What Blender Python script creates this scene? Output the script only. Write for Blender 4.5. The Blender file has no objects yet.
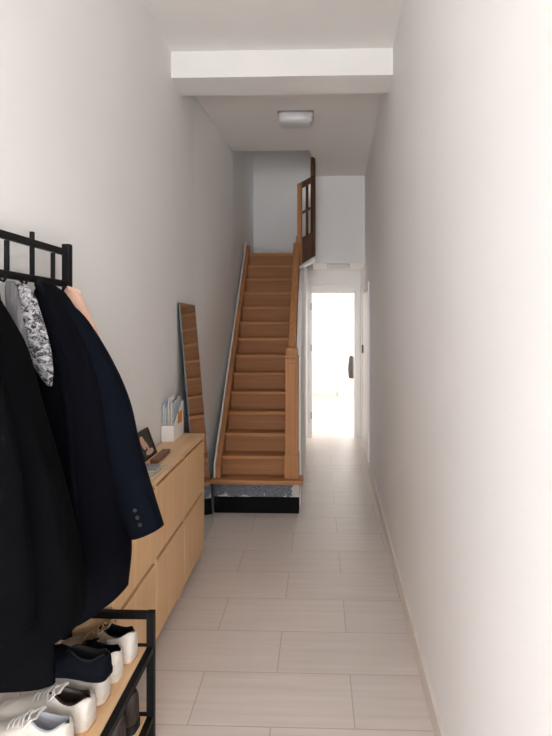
import bpy, bmesh, math, random
from mathutils import Vector, Matrix
random.seed(7)
SC = bpy.context.scene
COL = SC.collection
PI = math.pi

# ------------------------------------------------------------------ materials
def lin(c):
    return tuple(((v/255.0)/12.92 if v/255.0 <= .04045 else ((v/255.0+.055)/1.055)**2.4) for v in c) + (1.0,)

def mat(name, rgb, rough=.6, metal=0.0, noise=0.0, nscale=(8, 8, 8), bump=0.0, bscale=80, rgb2=None, spec=.5, sheen=0, coat=0):
    m = bpy.data.materials.new(name); m.use_nodes = True
    nt = m.node_tree; N = nt.nodes; L = nt.links
    b = N['Principled BSDF']
    b.inputs['Roughness'].default_value = rough
    b.inputs['Metallic'].default_value = metal
    b.inputs['Specular IOR Level'].default_value = spec
    if sheen: b.inputs['Sheen Weight'].default_value = sheen
    if coat: b.inputs['Coat Weight'].default_value = coat
    c = lin(rgb)
    tc = N.new('ShaderNodeTexCoord')
    if noise or rgb2:
        mp = N.new('ShaderNodeMapping'); mp.inputs['Scale'].default_value = nscale
        L.new(tc.outputs['Object'], mp.inputs['Vector'])
        no = N.new('ShaderNodeTexNoise'); no.inputs['Scale'].default_value = 1.0
        no.inputs['Detail'].default_value = 6; no.inputs['Roughness'].default_value = .6
        L.new(mp.outputs['Vector'], no.inputs['Vector'])
        r = N.new('ShaderNodeValToRGB')
        r.color_ramp.elements[0].position = .3; r.color_ramp.elements[1].position = .7
        if rgb2: c2 = lin(rgb2)
        else: c2 = tuple(v*(1-noise) for v in c[:3]) + (1,)
        r.color_ramp.elements[0].color = c2; r.color_ramp.elements[1].color = c
        L.new(no.outputs['Fac'], r.inputs['Fac']); L.new(r.outputs['Color'], b.inputs['Base Color'])
    else:
        b.inputs['Base Color'].default_value = c
    if bump:
        n2 = N.new('ShaderNodeTexNoise'); n2.inputs['Scale'].default_value = bscale; n2.inputs['Detail'].default_value = 4
        L.new(tc.outputs['Object'], n2.inputs['Vector'])
        bp = N.new('ShaderNodeBump'); bp.inputs['Strength'].default_value = bump; bp.inputs['Distance'].default_value = .01
        L.new(n2.outputs['Fac'], bp.inputs['Height']); L.new(bp.outputs['Normal'], b.inputs['Normal'])
    return m

def wood(name, rgb, rgb2, axis='Z', rough=.45, scale=1.0, coat=0, spec=.4):
    """grain streaks run along AXIS"""
    s = {'X': (1.5, 40, 40), 'Y': (40, 1.5, 40), 'Z': (40, 40, 1.5)}[axis]
    m = mat(name, rgb, rough, rgb2=rgb2, nscale=tuple(v*scale for v in s), coat=coat, spec=spec)
    return m

M = {}
M['wall'] = mat('wall_paint', (238, 236, 234), .75, noise=.035, nscale=(1.3, 1.3, 1.3), bump=.08, bscale=60, spec=.3)
M['white'] = mat('white_gloss_paint', (236, 234, 231), .4, noise=.03, nscale=(5, 5, 5))
M['ceil'] = mat('ceiling_paint', (236, 233, 229), .85, noise=.03, nscale=(1, 1, 1), spec=.2)
M['oak'] = wood('light_oak', (232, 190, 142), (217, 174, 127), 'Z', .45, .9)
M['oak_h'] = wood('light_oak_top', (233, 195, 152), (219, 178, 134), 'Y', .4, .9)
M['oak_edge'] = mat('pale_edge', (219, 183, 142), .5)
M['dark_gap'] = mat('dark_groove', (58, 36, 22), .8)
M['stair'] = wood('stair_tread_wood_lit', (184, 130, 86), (160, 110, 71), 'X', .6, 1.0, spec=.25)  # treads lighter than risers: light reflected by the nosings is painted in
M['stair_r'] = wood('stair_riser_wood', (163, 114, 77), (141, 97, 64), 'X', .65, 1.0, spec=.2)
M['stair_z'] = wood('stair_wood_upright', (176, 124, 81), (154, 106, 67), 'Z', .55, 1.0, spec=.25)
M['stair_dark'] = wood('dark_balustrade_wood', (98, 62, 36), (78, 49, 28), 'Z', .5, 1.0, spec=.2)
M['black_metal'] = mat('black_powder_metal', (12, 12, 13), .55, noise=.1, bump=.03, bscale=300, spec=.2)
M['black_plinth'] = mat('black_plinth', (9, 9, 10), .75, noise=.2, nscale=(6, 6, 6), spec=.12)
M['lamp'] = mat('lamp_plastic', (212, 211, 212), .3, spec=.5)
M['grey'] = mat('grey_plastic', (150, 146, 145), .5)
M['metal'] = mat('steel', (150, 146, 140), .3, metal=1)
M['hinge'] = mat('hinge_metal', (90, 80, 72), .45, metal=.8)
M['navy'] = mat('navy_wool', (10, 11, 17), .95, noise=.25, nscale=(20, 20, 20), bump=.2, bscale=400, spec=.05)
M['navy2'] = mat('navy_sleeve_wool', (11, 14, 22), .92, noise=.2, nscale=(20, 20, 20), bump=.2, bscale=400, spec=.05)
M['black_wool'] = mat('black_wool', (9, 9, 11), .95, noise=.3, nscale=(15, 15, 15), bump=.2, bscale=350, spec=.04)
M['charcoal'] = mat('charcoal_wool', (13, 14, 17), .95, noise=.3, nscale=(15, 15, 15), bump=.3, bscale=350, spec=.05)
M['pink'] = mat('blush_fabric', (224, 184, 163), .9, noise=.08, nscale=(10, 10, 4), bump=.15, bscale=300, spec=.1, sheen=.1)
M['button'] = mat('button_horn', (44, 40, 42), .4)
M['white_leather'] = mat('white_leather', (214, 206, 196), .5, noise=.1, nscale=(25, 25, 25), bump=.1, bscale=150)
M['white_rubber'] = mat('white_rubber', (216, 207, 196), .6, rgb2=(196, 182, 166), nscale=(12, 12, 30))
M['gum'] = mat('gum_rubber', (186, 140, 92), .6)
M['lining_beige'] = mat('beige_lining', (176, 152, 128), .9, noise=.1)
M['lining_grey'] = mat('grey_lining', (170, 170, 176), .9, noise=.1)
M['navy_suede'] = mat('navy_suede', (13, 15, 24), .95, noise=.25, nscale=(40, 40, 40), bump=.2, bscale=300, spec=.1)
M['taupe'] = mat('taupe_suede', (150, 128, 108), .95, noise=.2, nscale=(40, 40, 40), bump=.2, bscale=300, spec=.1)
M['brown_leather'] = mat('brown_leather', (52, 38, 32), .5, noise=.3, nscale=(25, 25, 25), bump=.1, bscale=120)
M['dark_lining'] = mat('dark_lining', (14, 13, 14), .9)
M['gold_lace'] = mat('tan_lace', (172, 138, 96), .8)
M['white_lace'] = mat('white_lace', (226, 222, 216), .85)
M['frame_dark'] = mat('dark_frame', (48, 38, 32), .4)
M['brown_box'] = wood('brown_box', (128, 82, 50), (104, 64, 38), 'Y', .4)
M['card_white'] = mat('white_card', (238, 236, 233), .6)
M['orange_tag'] = mat('orange_tag', (206, 140, 66), .6)
M['mirror_edge'] = mat('mirror_edge', (120, 140, 146), .3)
M['mirror_back'] = mat('mirror_back', (44, 50, 58), .7, spec=.2)
M['skin'] = mat('print_skin', (222, 176, 152), .5)
M['print_bg'] = mat('print_background', (74, 70, 54), .5, noise=.3, nscale=(20, 20, 20))
M['print_hair'] = mat('print_hair', (46, 30, 24), .5)
M['print_cloth'] = mat('print_cloth', (226, 202, 190), .5)
M['jacket_grey'] = mat('dark_grey_jacket', (84, 80, 78), .9, noise=.2)
M['chair_wood'] = wood('chair_wood', (168, 118, 76), (140, 96, 60), 'Z')

def mirror_mat():
    m = bpy.data.materials.new('mirror_glass'); m.use_nodes = True
    b = m.node_tree.nodes['Principled BSDF']
    b.inputs['Base Color'].default_value = (.78, .80, .79, 1); b.inputs['Metallic'].default_value = 1
    b.inputs['Roughness'].default_value = .015
    return m
M['mirror'] = mirror_mat()

def glass_mat():
    m = bpy.data.materials.new('clear_glass'); m.use_nodes = True
    nt = m.node_tree; N = nt.nodes
    N.remove(N['Principled BSDF'])
    t = N.new('ShaderNodeBsdfTransparent'); g = N.new('ShaderNodeBsdfGlossy'); g.inputs['Roughness'].default_value = .02
    mx = N.new('ShaderNodeMixShader'); mx.inputs[0].default_value = .05
    nt.links.new(t.outputs[0], mx.inputs[1]); nt.links.new(g.outputs[0], mx.inputs[2])
    nt.links.new(mx.outputs[0], N['Material Output'].inputs[0])
    return m
M['glass'] = glass_mat()

def floor_mat():
    m = bpy.data.materials.new('floor_tiles'); m.use_nodes = True
    nt = m.node_tree; N = nt.nodes; L = nt.links; b = N['Principled BSDF']
    tc = N.new('ShaderNodeTexCoord')
    mp = N.new('ShaderNodeMapping'); mp.inputs['Location'].default_value = (0.49+.627*50+TX, -2.058+.3225*100+TY, 0)
    L.new(tc.outputs['Object'], mp.inputs['Vector'])
    br = N.new('ShaderNodeTexBrick'); br.offset = .5; br.offset_frequency = 2; br.squash = 1
    br.inputs['Scale'].default_value = 1; br.inputs['Mortar Size'].default_value = .0022
    br.inputs['Mortar Smooth'].default_value = .1; br.inputs['Bias'].default_value = 0
    br.inputs['Brick Width'].default_value = .627; br.inputs['Row Height'].default_value = .3225
    br.inputs['Color1'].default_value = (.0, .0, .0, 1); br.inputs['Color2'].default_value = (1, 1, 1, 1)
    L.new(mp.outputs['Vector'], br.inputs['Vector'])
    # streaks along X
    m2 = N.new('ShaderNodeMapping'); m2.inputs['Scale'].default_value = (1.6, 34, 1)
    L.new(tc.outputs['Object'], m2.inputs['Vector'])
    n1 = N.new('ShaderNodeTexNoise'); n1.inputs['Scale'].default_value = 1; n1.inputs['Detail'].default_value = 7; n1.inputs['Roughness'].default_value = .65
    n1.inputs['Distortion'].default_value = .4
    L.new(m2.outputs['Vector'], n1.inputs['Vector'])
    r = N.new('ShaderNodeValToRGB'); r.color_ramp.elements[0].position = .28; r.color_ramp.elements[1].position = .74
    r.color_ramp.elements[0].color = lin((209, 198, 190)); r.color_ramp.elements[1].color = lin((224, 214, 208))
    L.new(n1.outputs['Fac'], r.inputs['Fac'])
    mx = N.new('ShaderNodeMix'); mx.data_type = 'RGBA'; mx.blend_type = 'MULTIPLY'; mx.inputs[0].default_value = .5
    r2 = N.new('ShaderNodeValToRGB'); r2.color_ramp.elements[0].color = (.86, .86, .86, 1); r2.color_ramp.elements[1].color = (1, 1, 1, 1)
    L.new(br.outputs['Color'], r2.inputs['Fac'])
    L.new(r.outputs['Color'], mx.inputs[6]); L.new(r2.outputs['Color'], mx.inputs[7])
    mx2 = N.new('ShaderNodeMix'); mx2.data_type = 'RGBA'
    L.new(br.outputs['Fac'], mx2.inputs[0]); L.new(mx.outputs[2], mx2.inputs[6]); mx2.inputs[7].default_value = lin((180, 168, 160))
    L.new(mx2.outputs[2], b.inputs['Base Color'])
    b.inputs['Roughness'].default_value = .38; b.inputs['Specular IOR Level'].default_value = .45
    bp = N.new('ShaderNodeBump'); bp.invert = True; bp.inputs['Strength'].default_value = .25; bp.inputs['Distance'].default_value = .002
    L.new(br.outputs['Fac'], bp.inputs['Height']); L.new(bp.outputs['Normal'], b.inputs['Normal'])
    return m
TX, TY = .3135, 0.0
M['floor'] = floor_mat()

def scarf_mat():
    m = bpy.data.materials.new('scarf_print'); m.use_nodes = True
    nt = m.node_tree; N = nt.nodes; L = nt.links; b = N['Principled BSDF']; b.inputs['Roughness'].default_value = .9
    tc = N.new('ShaderNodeTexCoord')
    mp = N.new('ShaderNodeMapping'); mp.inputs['Scale'].default_value = (60, 60, 75); mp.inputs['Rotation'].default_value = (0, .5, 0)
    L.new(tc.outputs['Object'], mp.inputs['Vector'])
    n = N.new('ShaderNodeTexNoise'); n.inputs['Scale'].default_value = 1; n.inputs['Detail'].default_value = 8; n.inputs['Distortion'].default_value = .8; n.inputs['Roughness'].default_value = .75
    L.new(mp.outputs['Vector'], n.inputs['Vector'])
    r = N.new('ShaderNodeValToRGB'); e = r.color_ramp.elements
    e[0].position = .44; e[0].color = lin((34, 34, 38)); e[1].position = .60; e[1].color = lin((200, 198, 200))
    L.new(n.outputs['Fac'], r.inputs['Fac']); L.new(r.outputs['Color'], b.inputs['Base Color'])
    return m
M['scarf'] = scarf_mat()

def stone_mat():
    m = bpy.data.materials.new('blue_stone'); m.use_nodes = True
    nt = m.node_tree; N = nt.nodes; L = nt.links; b = N['Principled BSDF']; b.inputs['Roughness'].default_value = .8
    tc = N.new('ShaderNodeTexCoord')
    n = N.new('ShaderNodeTexNoise'); n.inputs['Scale'].default_value = 75; n.inputs['Detail'].default_value = 7; n.inputs['Roughness'].default_value = .75
    L.new(tc.outputs['Object'], n.inputs['Vector'])
    r = N.new('ShaderNodeValToRGB'); e = r.color_ramp.elements
    e[0].position = .35; e[0].color = lin((44, 48, 56)); e[1].position = .75; e[1].color = lin((142, 146, 152))
    L.new(n.outputs['Fac'], r.inputs['Fac'])
    # worn plaster crust: along the bottom and at the right end
    sx = N.new('ShaderNodeSeparateXYZ'); L.new(tc.outputs['Object'], sx.inputs[0])
    n2 = N.new('ShaderNodeTexNoise'); n2.inputs['Scale'].default_value = 16; n2.inputs['Detail'].default_value = 5
    L.new(tc.outputs['Object'], n2.inputs['Vector'])
    a1 = N.new('ShaderNodeMath'); a1.operation = 'MULTIPLY_ADD'; a1.inputs[1].default_value = .20; a1.inputs[2].default_value = -.10
    L.new(n2.outputs['Fac'], a1.inputs[0])
    zz = N.new('ShaderNodeMath'); zz.operation = 'ADD'; L.new(sx.outputs['Z'], zz.inputs[0]); L.new(a1.outputs[0], zz.inputs[1])
    lo = N.new('ShaderNodeMath'); lo.operation = 'LESS_THAN'; lo.inputs[1].default_value = .134; L.new(zz.outputs[0], lo.inputs[0])
    xx = N.new('ShaderNodeMath'); xx.operation = 'ADD'; L.new(sx.outputs['X'], xx.inputs[0]); L.new(a1.outputs[0], xx.inputs[1])
    hi = N.new('ShaderNodeMath'); hi.operation = 'GREATER_THAN'; hi.inputs[1].default_value = -.205; L.new(xx.outputs[0], hi.inputs[0])
    mxm = N.new('ShaderNodeMath'); mxm.operation = 'MAXIMUM'; L.new(lo.outputs[0], mxm.inputs[0]); L.new(hi.outputs[0], mxm.inputs[1])
    mx = N.new('ShaderNodeMix'); mx.data_type = 'RGBA'; L.new(mxm.outputs[0], mx.inputs[0])
    L.new(r.outputs['Color'], mx.inputs[6]); mx.inputs[7].default_value = lin((182, 176, 168))
    L.new(mx.outputs[2], b.inputs['Base Color'])
    bp = N.new('ShaderNodeBump'); bp.inputs['Strength'].default_value = .5; bp.inputs['Distance'].default_value = .005
    L.new(n.outputs['Fac'], bp.inputs['Height']); L.new(bp.outputs['Normal'], b.inputs['Normal'])
    return m
M['stone'] = stone_mat()

# ------------------------------------------------------------------ mesh helpers
def add_box(bm, x0, x1, y0, y1, z0, z1, bev=0.0):
    t = bmesh.new()
    bmesh.ops.create_cube(t, size=1)
    for v in t.verts:
        v.co = Vector((x0 if v.co.x < 0 else x1, y0 if v.co.y < 0 else y1, z0 if v.co.z < 0 else z1))
    if bev:
        bmesh.ops.bevel(t, geom=list(t.edges), offset=bev, segments=2, affect='EDGES', profile=.5)
    merge(bm, t)

def merge(bm, t):
    mp = [bm.verts.new(v.co) for v in t.verts]
    t.verts.index_update()
    for f in t.faces:
        try: bm.faces.new([mp[v.index] for v in f.verts])
        except ValueError: pass
    t.free()

def box(x0, x1, y0, y1, z0, z1, bev=0.0):
    bm = bmesh.new(); add_box(bm, x0, x1, y0, y1, z0, z1, bev); return bm

def prism(pts, axis, a0, a1, bev=0):
    """extrude a 2D outline along an axis: 'X' -> pts are (y,z), 'Y' -> (x,z), 'Z' -> (x,y)"""
    bm = bmesh.new()
    def P(p, a):
        return {'X': (a, p[0], p[1]), 'Y': (p[0], a, p[1]), 'Z': (p[0], p[1], a)}[axis]
    A = [bm.verts.new(P(p, a0)) for p in pts]; B = [bm.verts.new(P(p, a1)) for p in pts]
    n = len(pts)
    bm.faces.new(A); bm.faces.new(B[::-1])
    for i in range(n): bm.faces.new((A[i], B[i], B[(i+1) % n], A[(i+1) % n]))
    bmesh.ops.recalc_face_normals(bm, faces=bm.faces)
    if bev: bmesh.ops.bevel(bm, geom=list(bm.edges), offset=bev, segments=2, affect='EDGES', profile=.5)
    return bm

def loft(rings, cap=True, bm=None):
    bm = bm or bmesh.new()
    R = [[bm.verts.new(p) for p in r] for r in rings]
    n = len(R[0])
    for a, b in zip(R, R[1:]):
        for i in range(n):
            bm.faces.new((a[i], a[(i+1) % n], b[(i+1) % n], b[i]))
    if cap:
        bm.faces.new(R[0][::-1]); bm.faces.new(R[-1])
    return bm

def tube(path, rad, seg=8, bm=None, flat=1.0):
    path = [Vector(p) for p in path]
    rs = rad if isinstance(rad, (list, tuple)) else [rad]*len(path)
    rings = []
    up = Vector((0, 0, 1))
    prev = None
    for i, p in enumerate(path):
        d = (path[min(i+1, len(path)-1)] - path[max(i-1, 0)]).normalized()
        if prev is None:
            s = d.cross(up)
            if s.length < .05: s = d.cross(Vector((0, 1, 0)))
        else:
            s = prev - d*prev.dot(d)
        s.normalize(); prev = s
        t = d.cross(s)
        rings.append([p + (s*math.cos(2*PI*k/seg) + t*math.sin(2*PI*k/seg)*flat)*rs[i] for k in range(seg)])
    return loft(rings, True, bm)

def interp(tab, u):
    """piecewise smooth (cosine-free Catmull) interpolation of [(u, v...)]"""
    if u <= tab[0][0]: return tab[0][1:]
    if u >= tab[-1][0]: return tab[-1][1:]
    for i in range(len(tab)-1):
        if tab[i][0] <= u <= tab[i+1][0]:
            break
    p0 = tab[max(i-1, 0)]; p1 = tab[i]; p2 = tab[i+1]; p3 = tab[min(i+2, len(tab)-1)]
    t = (u-p1[0])/(p2[0]-p1[0])
    out = []
    for k in range(1, len(p1)):
        m1 = (p2[k]-p0[k])/max(p2[0]-p0[0], 1e-6)*(p2[0]-p1[0])
        m2 = (p3[k]-p1[k])/max(p3[0]-p1[0], 1e-6)*(p2[0]-p1[0])
        out.append((2*t**3-3*t*t+1)*p1[k] + (t**3-2*t*t+t)*m1 + (-2*t**3+3*t*t)*p2[k] + (t**3-t*t)*m2)
    return out

def obj(name, bm, m, parent=None, smooth=False, angle=40, loc=None):
    bmesh.ops.recalc_face_normals(bm, faces=bm.faces)
    me = bpy.data.meshes.new(name); bm.to_mesh(me); bm.free()
    if smooth:
        for p in me.polygons: p.use_smooth = True
        try: me.set_sharp_from_angle(angle=math.radians(angle))
        except Exception: pass
    me.materials.append(M[m] if isinstance(m, str) else m)
    o = bpy.data.objects.new(name, me); COL.objects.link(o)
    if parent: o.parent = parent
    if loc: o.location = loc
    return o

def tag(o, label, cat, group=None, kind=None):
    o['label'] = label; o['category'] = cat
    if group: o['group'] = group
    if kind: o['kind'] = kind
    return o

def thing(name, label, cat, loc=(0, 0, 0), rotz=0, group=None):
    o = bpy.data.objects.new(name, None); COL.objects.link(o)
    o.location = loc; o.rotation_euler = (0, 0, rotz); o.empty_display_size = .05
    return tag(o, label, cat, group)

def struct(name, bm, m, label, cat, parent=None):
    o = obj(name, bm, m, parent)
    if parent is None: tag(o, label, cat, kind='structure')
    return o

# ------------------------------------------------------------------ room shell
def XR(y): return .386 + .0255*y
def XL(y):
    if y < 4.2: return -.945
    if y > 5.6: return -.865
    return -.945 + (y-4.2)/1.4*.08
CZ = 3.26
YF = -4.6

bm = box(-1.5, 2.4, YF, 12.0, -.1, 0)
struct('floor', bm, 'floor', 'long greige stone-look floor tiles running through the hall', 'floor')

ys = [-.45, 4.2, 4.55, 4.9, 5.25, 5.6, 7.4]
pts = [(XL(y), y) for y in ys] + [(-1.1, 7.4), (-1.1, -.45)]
bm = prism(pts, 'Z', 0, 5.2)
add_box(bm, -1.1, -.945, YF, -1.65, 0, 5.2); add_box(bm, -1.1, -.945, -1.65, -.45, 0, .45); add_box(bm, -1.1, -.945, -1.65, -.45, 2.55, 5.2)
struct('wall_left', bm, 'wall', 'long off-white plaster wall behind the coats and shoe cabinets', 'wall')
bm = prism([(XR(-.5), -.5), (XR(7.4), 7.4), (1.0, 7.4), (1.0, -.5)], 'Z', 0, CZ+.1)
merge(bm, prism([(XR(YF), YF), (XR(-1.6), -1.6), (1.0, -1.6), (1.0, YF)], 'Z', 0, CZ+.1))
for z0, z1 in ((0, .4), (2.3, CZ+.1)): merge(bm, prism([(XR(-1.6), -1.6), (XR(-.5), -.5), (1.0, -.5), (1.0, -1.6)], 'Z', z0, z1))
struct('wall_right', bm, 'wall', 'bare white plaster wall on the side without furniture', 'wall')

pts = [(-1.1, YF), (1.0, YF), (1.0, 6.7), (-.045, 6.7), (-.045, 5.87), (-.085, 5.58), (-1.1, 5.58)]
struct('ceiling', prism(pts, 'Z', CZ, CZ+.12), 'ceil', 'white hall ceiling with the stairwell opening cut into it', 'ceiling')
w = thing('added_window_left', 'unseen side window added behind the viewpoint to light the hall', 'window', (0, 0, 0)); w['kind'] = 'structure'  # added unseen opening, placed to throw light across to the right wall
bm = bmesh.new()
for y in (-1.65, -1.08, -.51): add_box(bm, -1.04, -.98, y, y+.06, .45, 2.55)
for z in (.45, 2.49): add_box(bm, -1.04, -.98, -1.59, -.51, z, z+.06)
obj('window_frame', bm, 'white', w); obj('window_glass', box(-1.012, -1.007, -1.59, -.51, .51, 2.49), 'glass', w)
w = thing('added_window_right', 'second unseen side window added behind the viewpoint to light the hall', 'window', (0, 0, 0)); w['kind'] = 'structure'  # added unseen opening, placed to brighten the left wall
bm = bmesh.new()
for y in (-1.6, -1.08, -.56): add_box(bm, .42, .48, y, y+.06, .4, 2.3)
for z in (.4, 2.24): add_box(bm, .42, .48, -1.54, -.56, z, z+.06)
obj('window_frame', bm, 'white', w); obj('window_glass', box(.448, .453, -1.54, -.56, .46, 2.24), 'glass', w)
# beam
struct('beam', prism([(-.945, 3.53), (XR(3.53), 3.53), (XR(3.81), 3.81), (-.945, 3.81)], 'Z', 3.09, CZ), 'white',
       'white boxed beam crossing the hall ceiling', 'beam')
# front wall with glazed entrance door (behind the viewpoint)
bm = bmesh.new()
add_box(bm, -1.1, -.78, YF-.15, YF, 0, CZ); add_box(bm, .22, 1.0, YF-.15, YF, 0, CZ); add_box(bm, -.78, .22, YF-.15, YF, 2.75, CZ)
struct('wall_front', bm, 'wall', 'white wall around the entrance door at the street end', 'wall')
d = thing('door_1', 'white glazed entrance door at the street end of the hall', 'door'); d['kind'] = 'structure'
bm = bmesh.new()
for x in (-.78, .15): add_box(bm, x, x+.07, YF-.1, YF-.04, 0, 2.75)
for z in (0, 2.05, 2.68): add_box(bm, -.78, .22, YF-.1, YF-.04, z, z+(.3 if z == 0 else .07))
obj('door_frame', bm, 'white', d)
obj('door_glass', box(-.72, .16, YF-.08, YF-.07, .3, 2.7), 'glass', d)

# wall at the end of the passage, with the door opening
DY = 7.4
DX0, DX1, DZ = -.10, .505, 1.945
bm = bmesh.new()
add_box(bm, -1.5, DX0, DY, DY+.12, 0, 5.2); add_box(bm, DX1, 2.4, DY, DY+.12, 0, 5.2); add_box(bm, DX0, DX1, DY, DY+.12, DZ, 5.2)
struct('wall_back', bm, 'wall', 'white wall with the open doorway at the end of the passage', 'wall')
d = thing('door_2', 'white painted frame of the open doorway at the end of the passage', 'door frame'); d['kind'] = 'structure'
bm = bmesh.new()
add_box(bm, DX0-.068, DX0+.008, DY-.022, DY-.001, 0, DZ+.085, .004)
add_box(bm, DX1-.008, DX1+.06, DY-.022, DY-.001, 0, DZ+.085, .004)
add_box(bm, DX0+.008, DX1-.008, DY-.022, DY-.001, DZ-.008, DZ+.085, .004)
add_box(bm, DX0, DX0+.02, DY, DY+.12, 0, DZ); add_box(bm, DX1-.02, DX1, DY, DY+.12, 0, DZ); add_box(bm, DX0+.02, DX1-.02, DY, DY+.12, DZ-.02, DZ)
obj('door_frame', bm, 'white', d)
for z in (.25, 1.15, 1.7): obj('hinge', box(DX0+.004, DX0+.014, DY-.03, DY-.02, z, z+.09, .002), 'hinge', d)
for x0, x1 in ((DX0-.07, DX0-.002), (DX1+.0, DX1+.06)):
    obj('plinth_block', box(x0, x1, DY-.03, DY-.0225, .0, .1, .003), 'white', d)

# bulkhead above the passage, stairwell upper side walls, landing ceiling
struct('wall_bulkhead', prism([(-.06, 6.54), (XR(6.54), 6.54), (XR(7.39), 7.39), (-.06, 7.39)], 'Z', 2.235, CZ), 'wall',
       'white bulkhead wall dropping from the ceiling above the passage', 'wall')
bm = bmesh.new()
add_box(bm, -.045, .02, 5.6, 7.4, CZ+.12, 5.2); add_box(bm, -1.1, .02, 5.48, 5.58, CZ+.12, 5.2)
struct('wall_stairwell', bm, 'wall', 'upper walls of the stairwell above the hall ceiling', 'wall')
struct('ceiling_stairwell', box(-1.1, .02, 5.48, 7.5, 5.2, 5.3), 'ceil', 'ceiling high over the stairwell', 'ceiling')
# soffit under the panel
bm = bmesh.new()
lo = [(-.18, 5.42, 2.045), (-.035, 5.86, 2.205), (-.035, 6.54, 2.235), (-.18, 6.54, 2.235)]
A = [bm.verts.new(p) for p in lo]; B = [bm.verts.new((p[0], p[1], p[2]+.03)) for p in lo]
bm.faces.new(A); bm.faces.new(B[::-1])
for i in range(4): bm.faces.new((A[i], B[i], B[(i+1) % 4], A[(i+1) % 4]))
struct('soffit', bm, 'white', 'sloping white soffit below the glazed stair panel', 'soffit')

# understair wall on the passage side
def rail_z(y): return 1.285 + 1.067*(y-4.5)
pts = [(4.535, 0), (7.39, 0), (7.39, 2.23), (5.9, 2.16), (5.40, 2.03), (5.05, 1.80), (4.535, rail_z(4.535)-.06)]
struct('wall_passage', prism(pts, 'X', -.178, -.142), 'wall', 'white wall closing the side of the staircase along the passage', 'wall')

# baseboards
def bb(name, x0f, x1f, y0, y1, h, label):
    pts = [(x0f(y0), y0), (x0f(y1), y1), (x1f(y1), y1), (x1f(y0), y0)]
    t = prism(pts, 'Z', 0, h)
    struct(name, t, 'white', label, 'baseboard')
M['base'] = mat('baseboard_tile', (226, 217, 209), .5, noise=.06, nscale=(4, 4, 4))
def bbm(name, t, label):
    o = struct(name, t, 'base', label, 'baseboard')
pts = [(XR(y)-.012, y) for y in (YF, 5.70)] + [(XR(5.70)-.0, 5.70), (XR(YF), YF)]
bbm('baseboard_right', prism(pts, 'Z', 0, .092), 'pale greige baseboard along the bare wall')
bbm('baseboard_left', box(-.944, -.932, YF, 4.2, 0, .08), 'pale greige baseboard behind the shoe cabinets')

# door in the right wall beyond the baseboard
d = thing('door_3', 'white flush side door near the far end of the bare wall', 'door'); d['kind'] = 'structure'
def onr(y0, y1, z0, z1, t):
    return prism([(XR(y0)-t, y0), (XR(y1)-t, y1), (XR(y1)-.0005, y1), (XR(y0)-.0005, y0)], 'Z', z0, z1)
bm = onr(5.74, 5.81, 0, 1.95, .018); merge(bm, onr(6.82, 6.89, 0, 1.95, .018)); merge(bm, onr(5.81, 6.82, 1.88, 1.95, .018))
obj('door_frame', bm, 'white', d)
obj('door_panel', onr(5.815, 6.815, .01, 1.875, .008), 'white', d)
obj('latch', box(XR(6.72)-.03, XR(6.72)-.008, 6.70, 6.72, 1.16, 1.26, .004), 'hinge', d)
l = thing('ceiling_fitting', 'flat white rectangular fitting under the passage ceiling', 'ceiling fitting', (.25, 6.76, 2.195))
obj('housing', box(-.135, .135, -.10, .10, 0, .039, .01), 'lamp', l)

# ------------------------------------------------------------------ far room
bm = bmesh.new()
WX0, WX1, WZ0, WZ1 = .50, 1.55, .55, 2.4
FY = 11.72
add_box(bm, -1.5, WX0, FY, FY+.15, 0, 2.7); add_box(bm, WX1, 2.4, FY, FY+.15, 0, 2.7)
add_box(bm, WX0, WX1, FY, FY+.15, 0, WZ0); add_box(bm, WX0, WX1, FY, FY+.15, WZ1, 2.7)
struct('wall_far', bm, 'wall', 'bright white end wall of the far room', 'wall')
bm = bmesh.new(); add_box(bm, -1.6, -1.5, DY+.12, FY+.15, 0, 2.7)
struct('wall_far_left', bm, 'wall', 'side wall of the far room behind the stairs', 'wall')
bm = bmesh.new()
add_box(bm, 2.4, 2.5, DY+.12, 8.2, 0, 2.7); add_box(bm, 2.4, 2.5, 10.6, FY+.15, 0, 2.7); add_box(bm, 2.4, 2.5, 8.2, 10.6, 0, .4); add_box(bm, 2.4, 2.5, 8.2, 10.6, 2.5, 2.7)
struct('wall_far_right', bm, 'wall', 'unseen side wall of the far room holding the added window', 'wall')
struct('ceiling_far', box(-1.6, 2.5, DY+.12, FY+.15, 2.7, 2.8), 'ceil', 'ceiling of the far room', 'ceiling')
bbm('baseboard_far', box(-1.49, 2.39, FY-.012, FY, 0, .075), 'greige baseboard along the end wall of the far room')
struct('trim_1', box(.425, .475, FY-.05, FY-.013, 0, 2.69, .008), 'white', 'slim white vertical casing strip on the far end wall', 'trim')
w = thing('window_1', 'bright window in the end wall of the far room', 'window', (0, 0, 0)); w['kind'] = 'structure'
bm = bmesh.new()
for x in (WX0, WX1-.05): add_box(bm, x, x+.05, FY+.03, FY+.09, WZ0, WZ1)
for z in (WZ0, WZ1-.05): add_box(bm, WX0+.05, WX1-.05, FY+.03, FY+.09, z, z+.05)
obj('window_frame', bm, 'white', w); obj('window_glass', box(WX0+.05, WX1-.05, FY+.055, FY+.06, WZ0+.05, WZ1-.05), 'glass', w)
w = thing('added_window_far', 'unseen wide window added in the side wall to light the far room', 'window', (0, 0, 0)); w['kind'] = 'structure'  # added unseen window, put in to brighten the far room
bm = bmesh.new()
for y in (8.2, 9.37, 10.54): add_box(bm, 2.43, 2.48, y, y+.06, .4, 2.5)
for z in (.4, 2.44): add_box(bm, 2.43, 2.48, 8.26, 10.54, z, z+.06)
obj('window_frame', bm, 'white', w); obj('window_glass', box(2.452, 2.457, 8.26, 10.54, .46, 2.44), 'glass', w)

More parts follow.
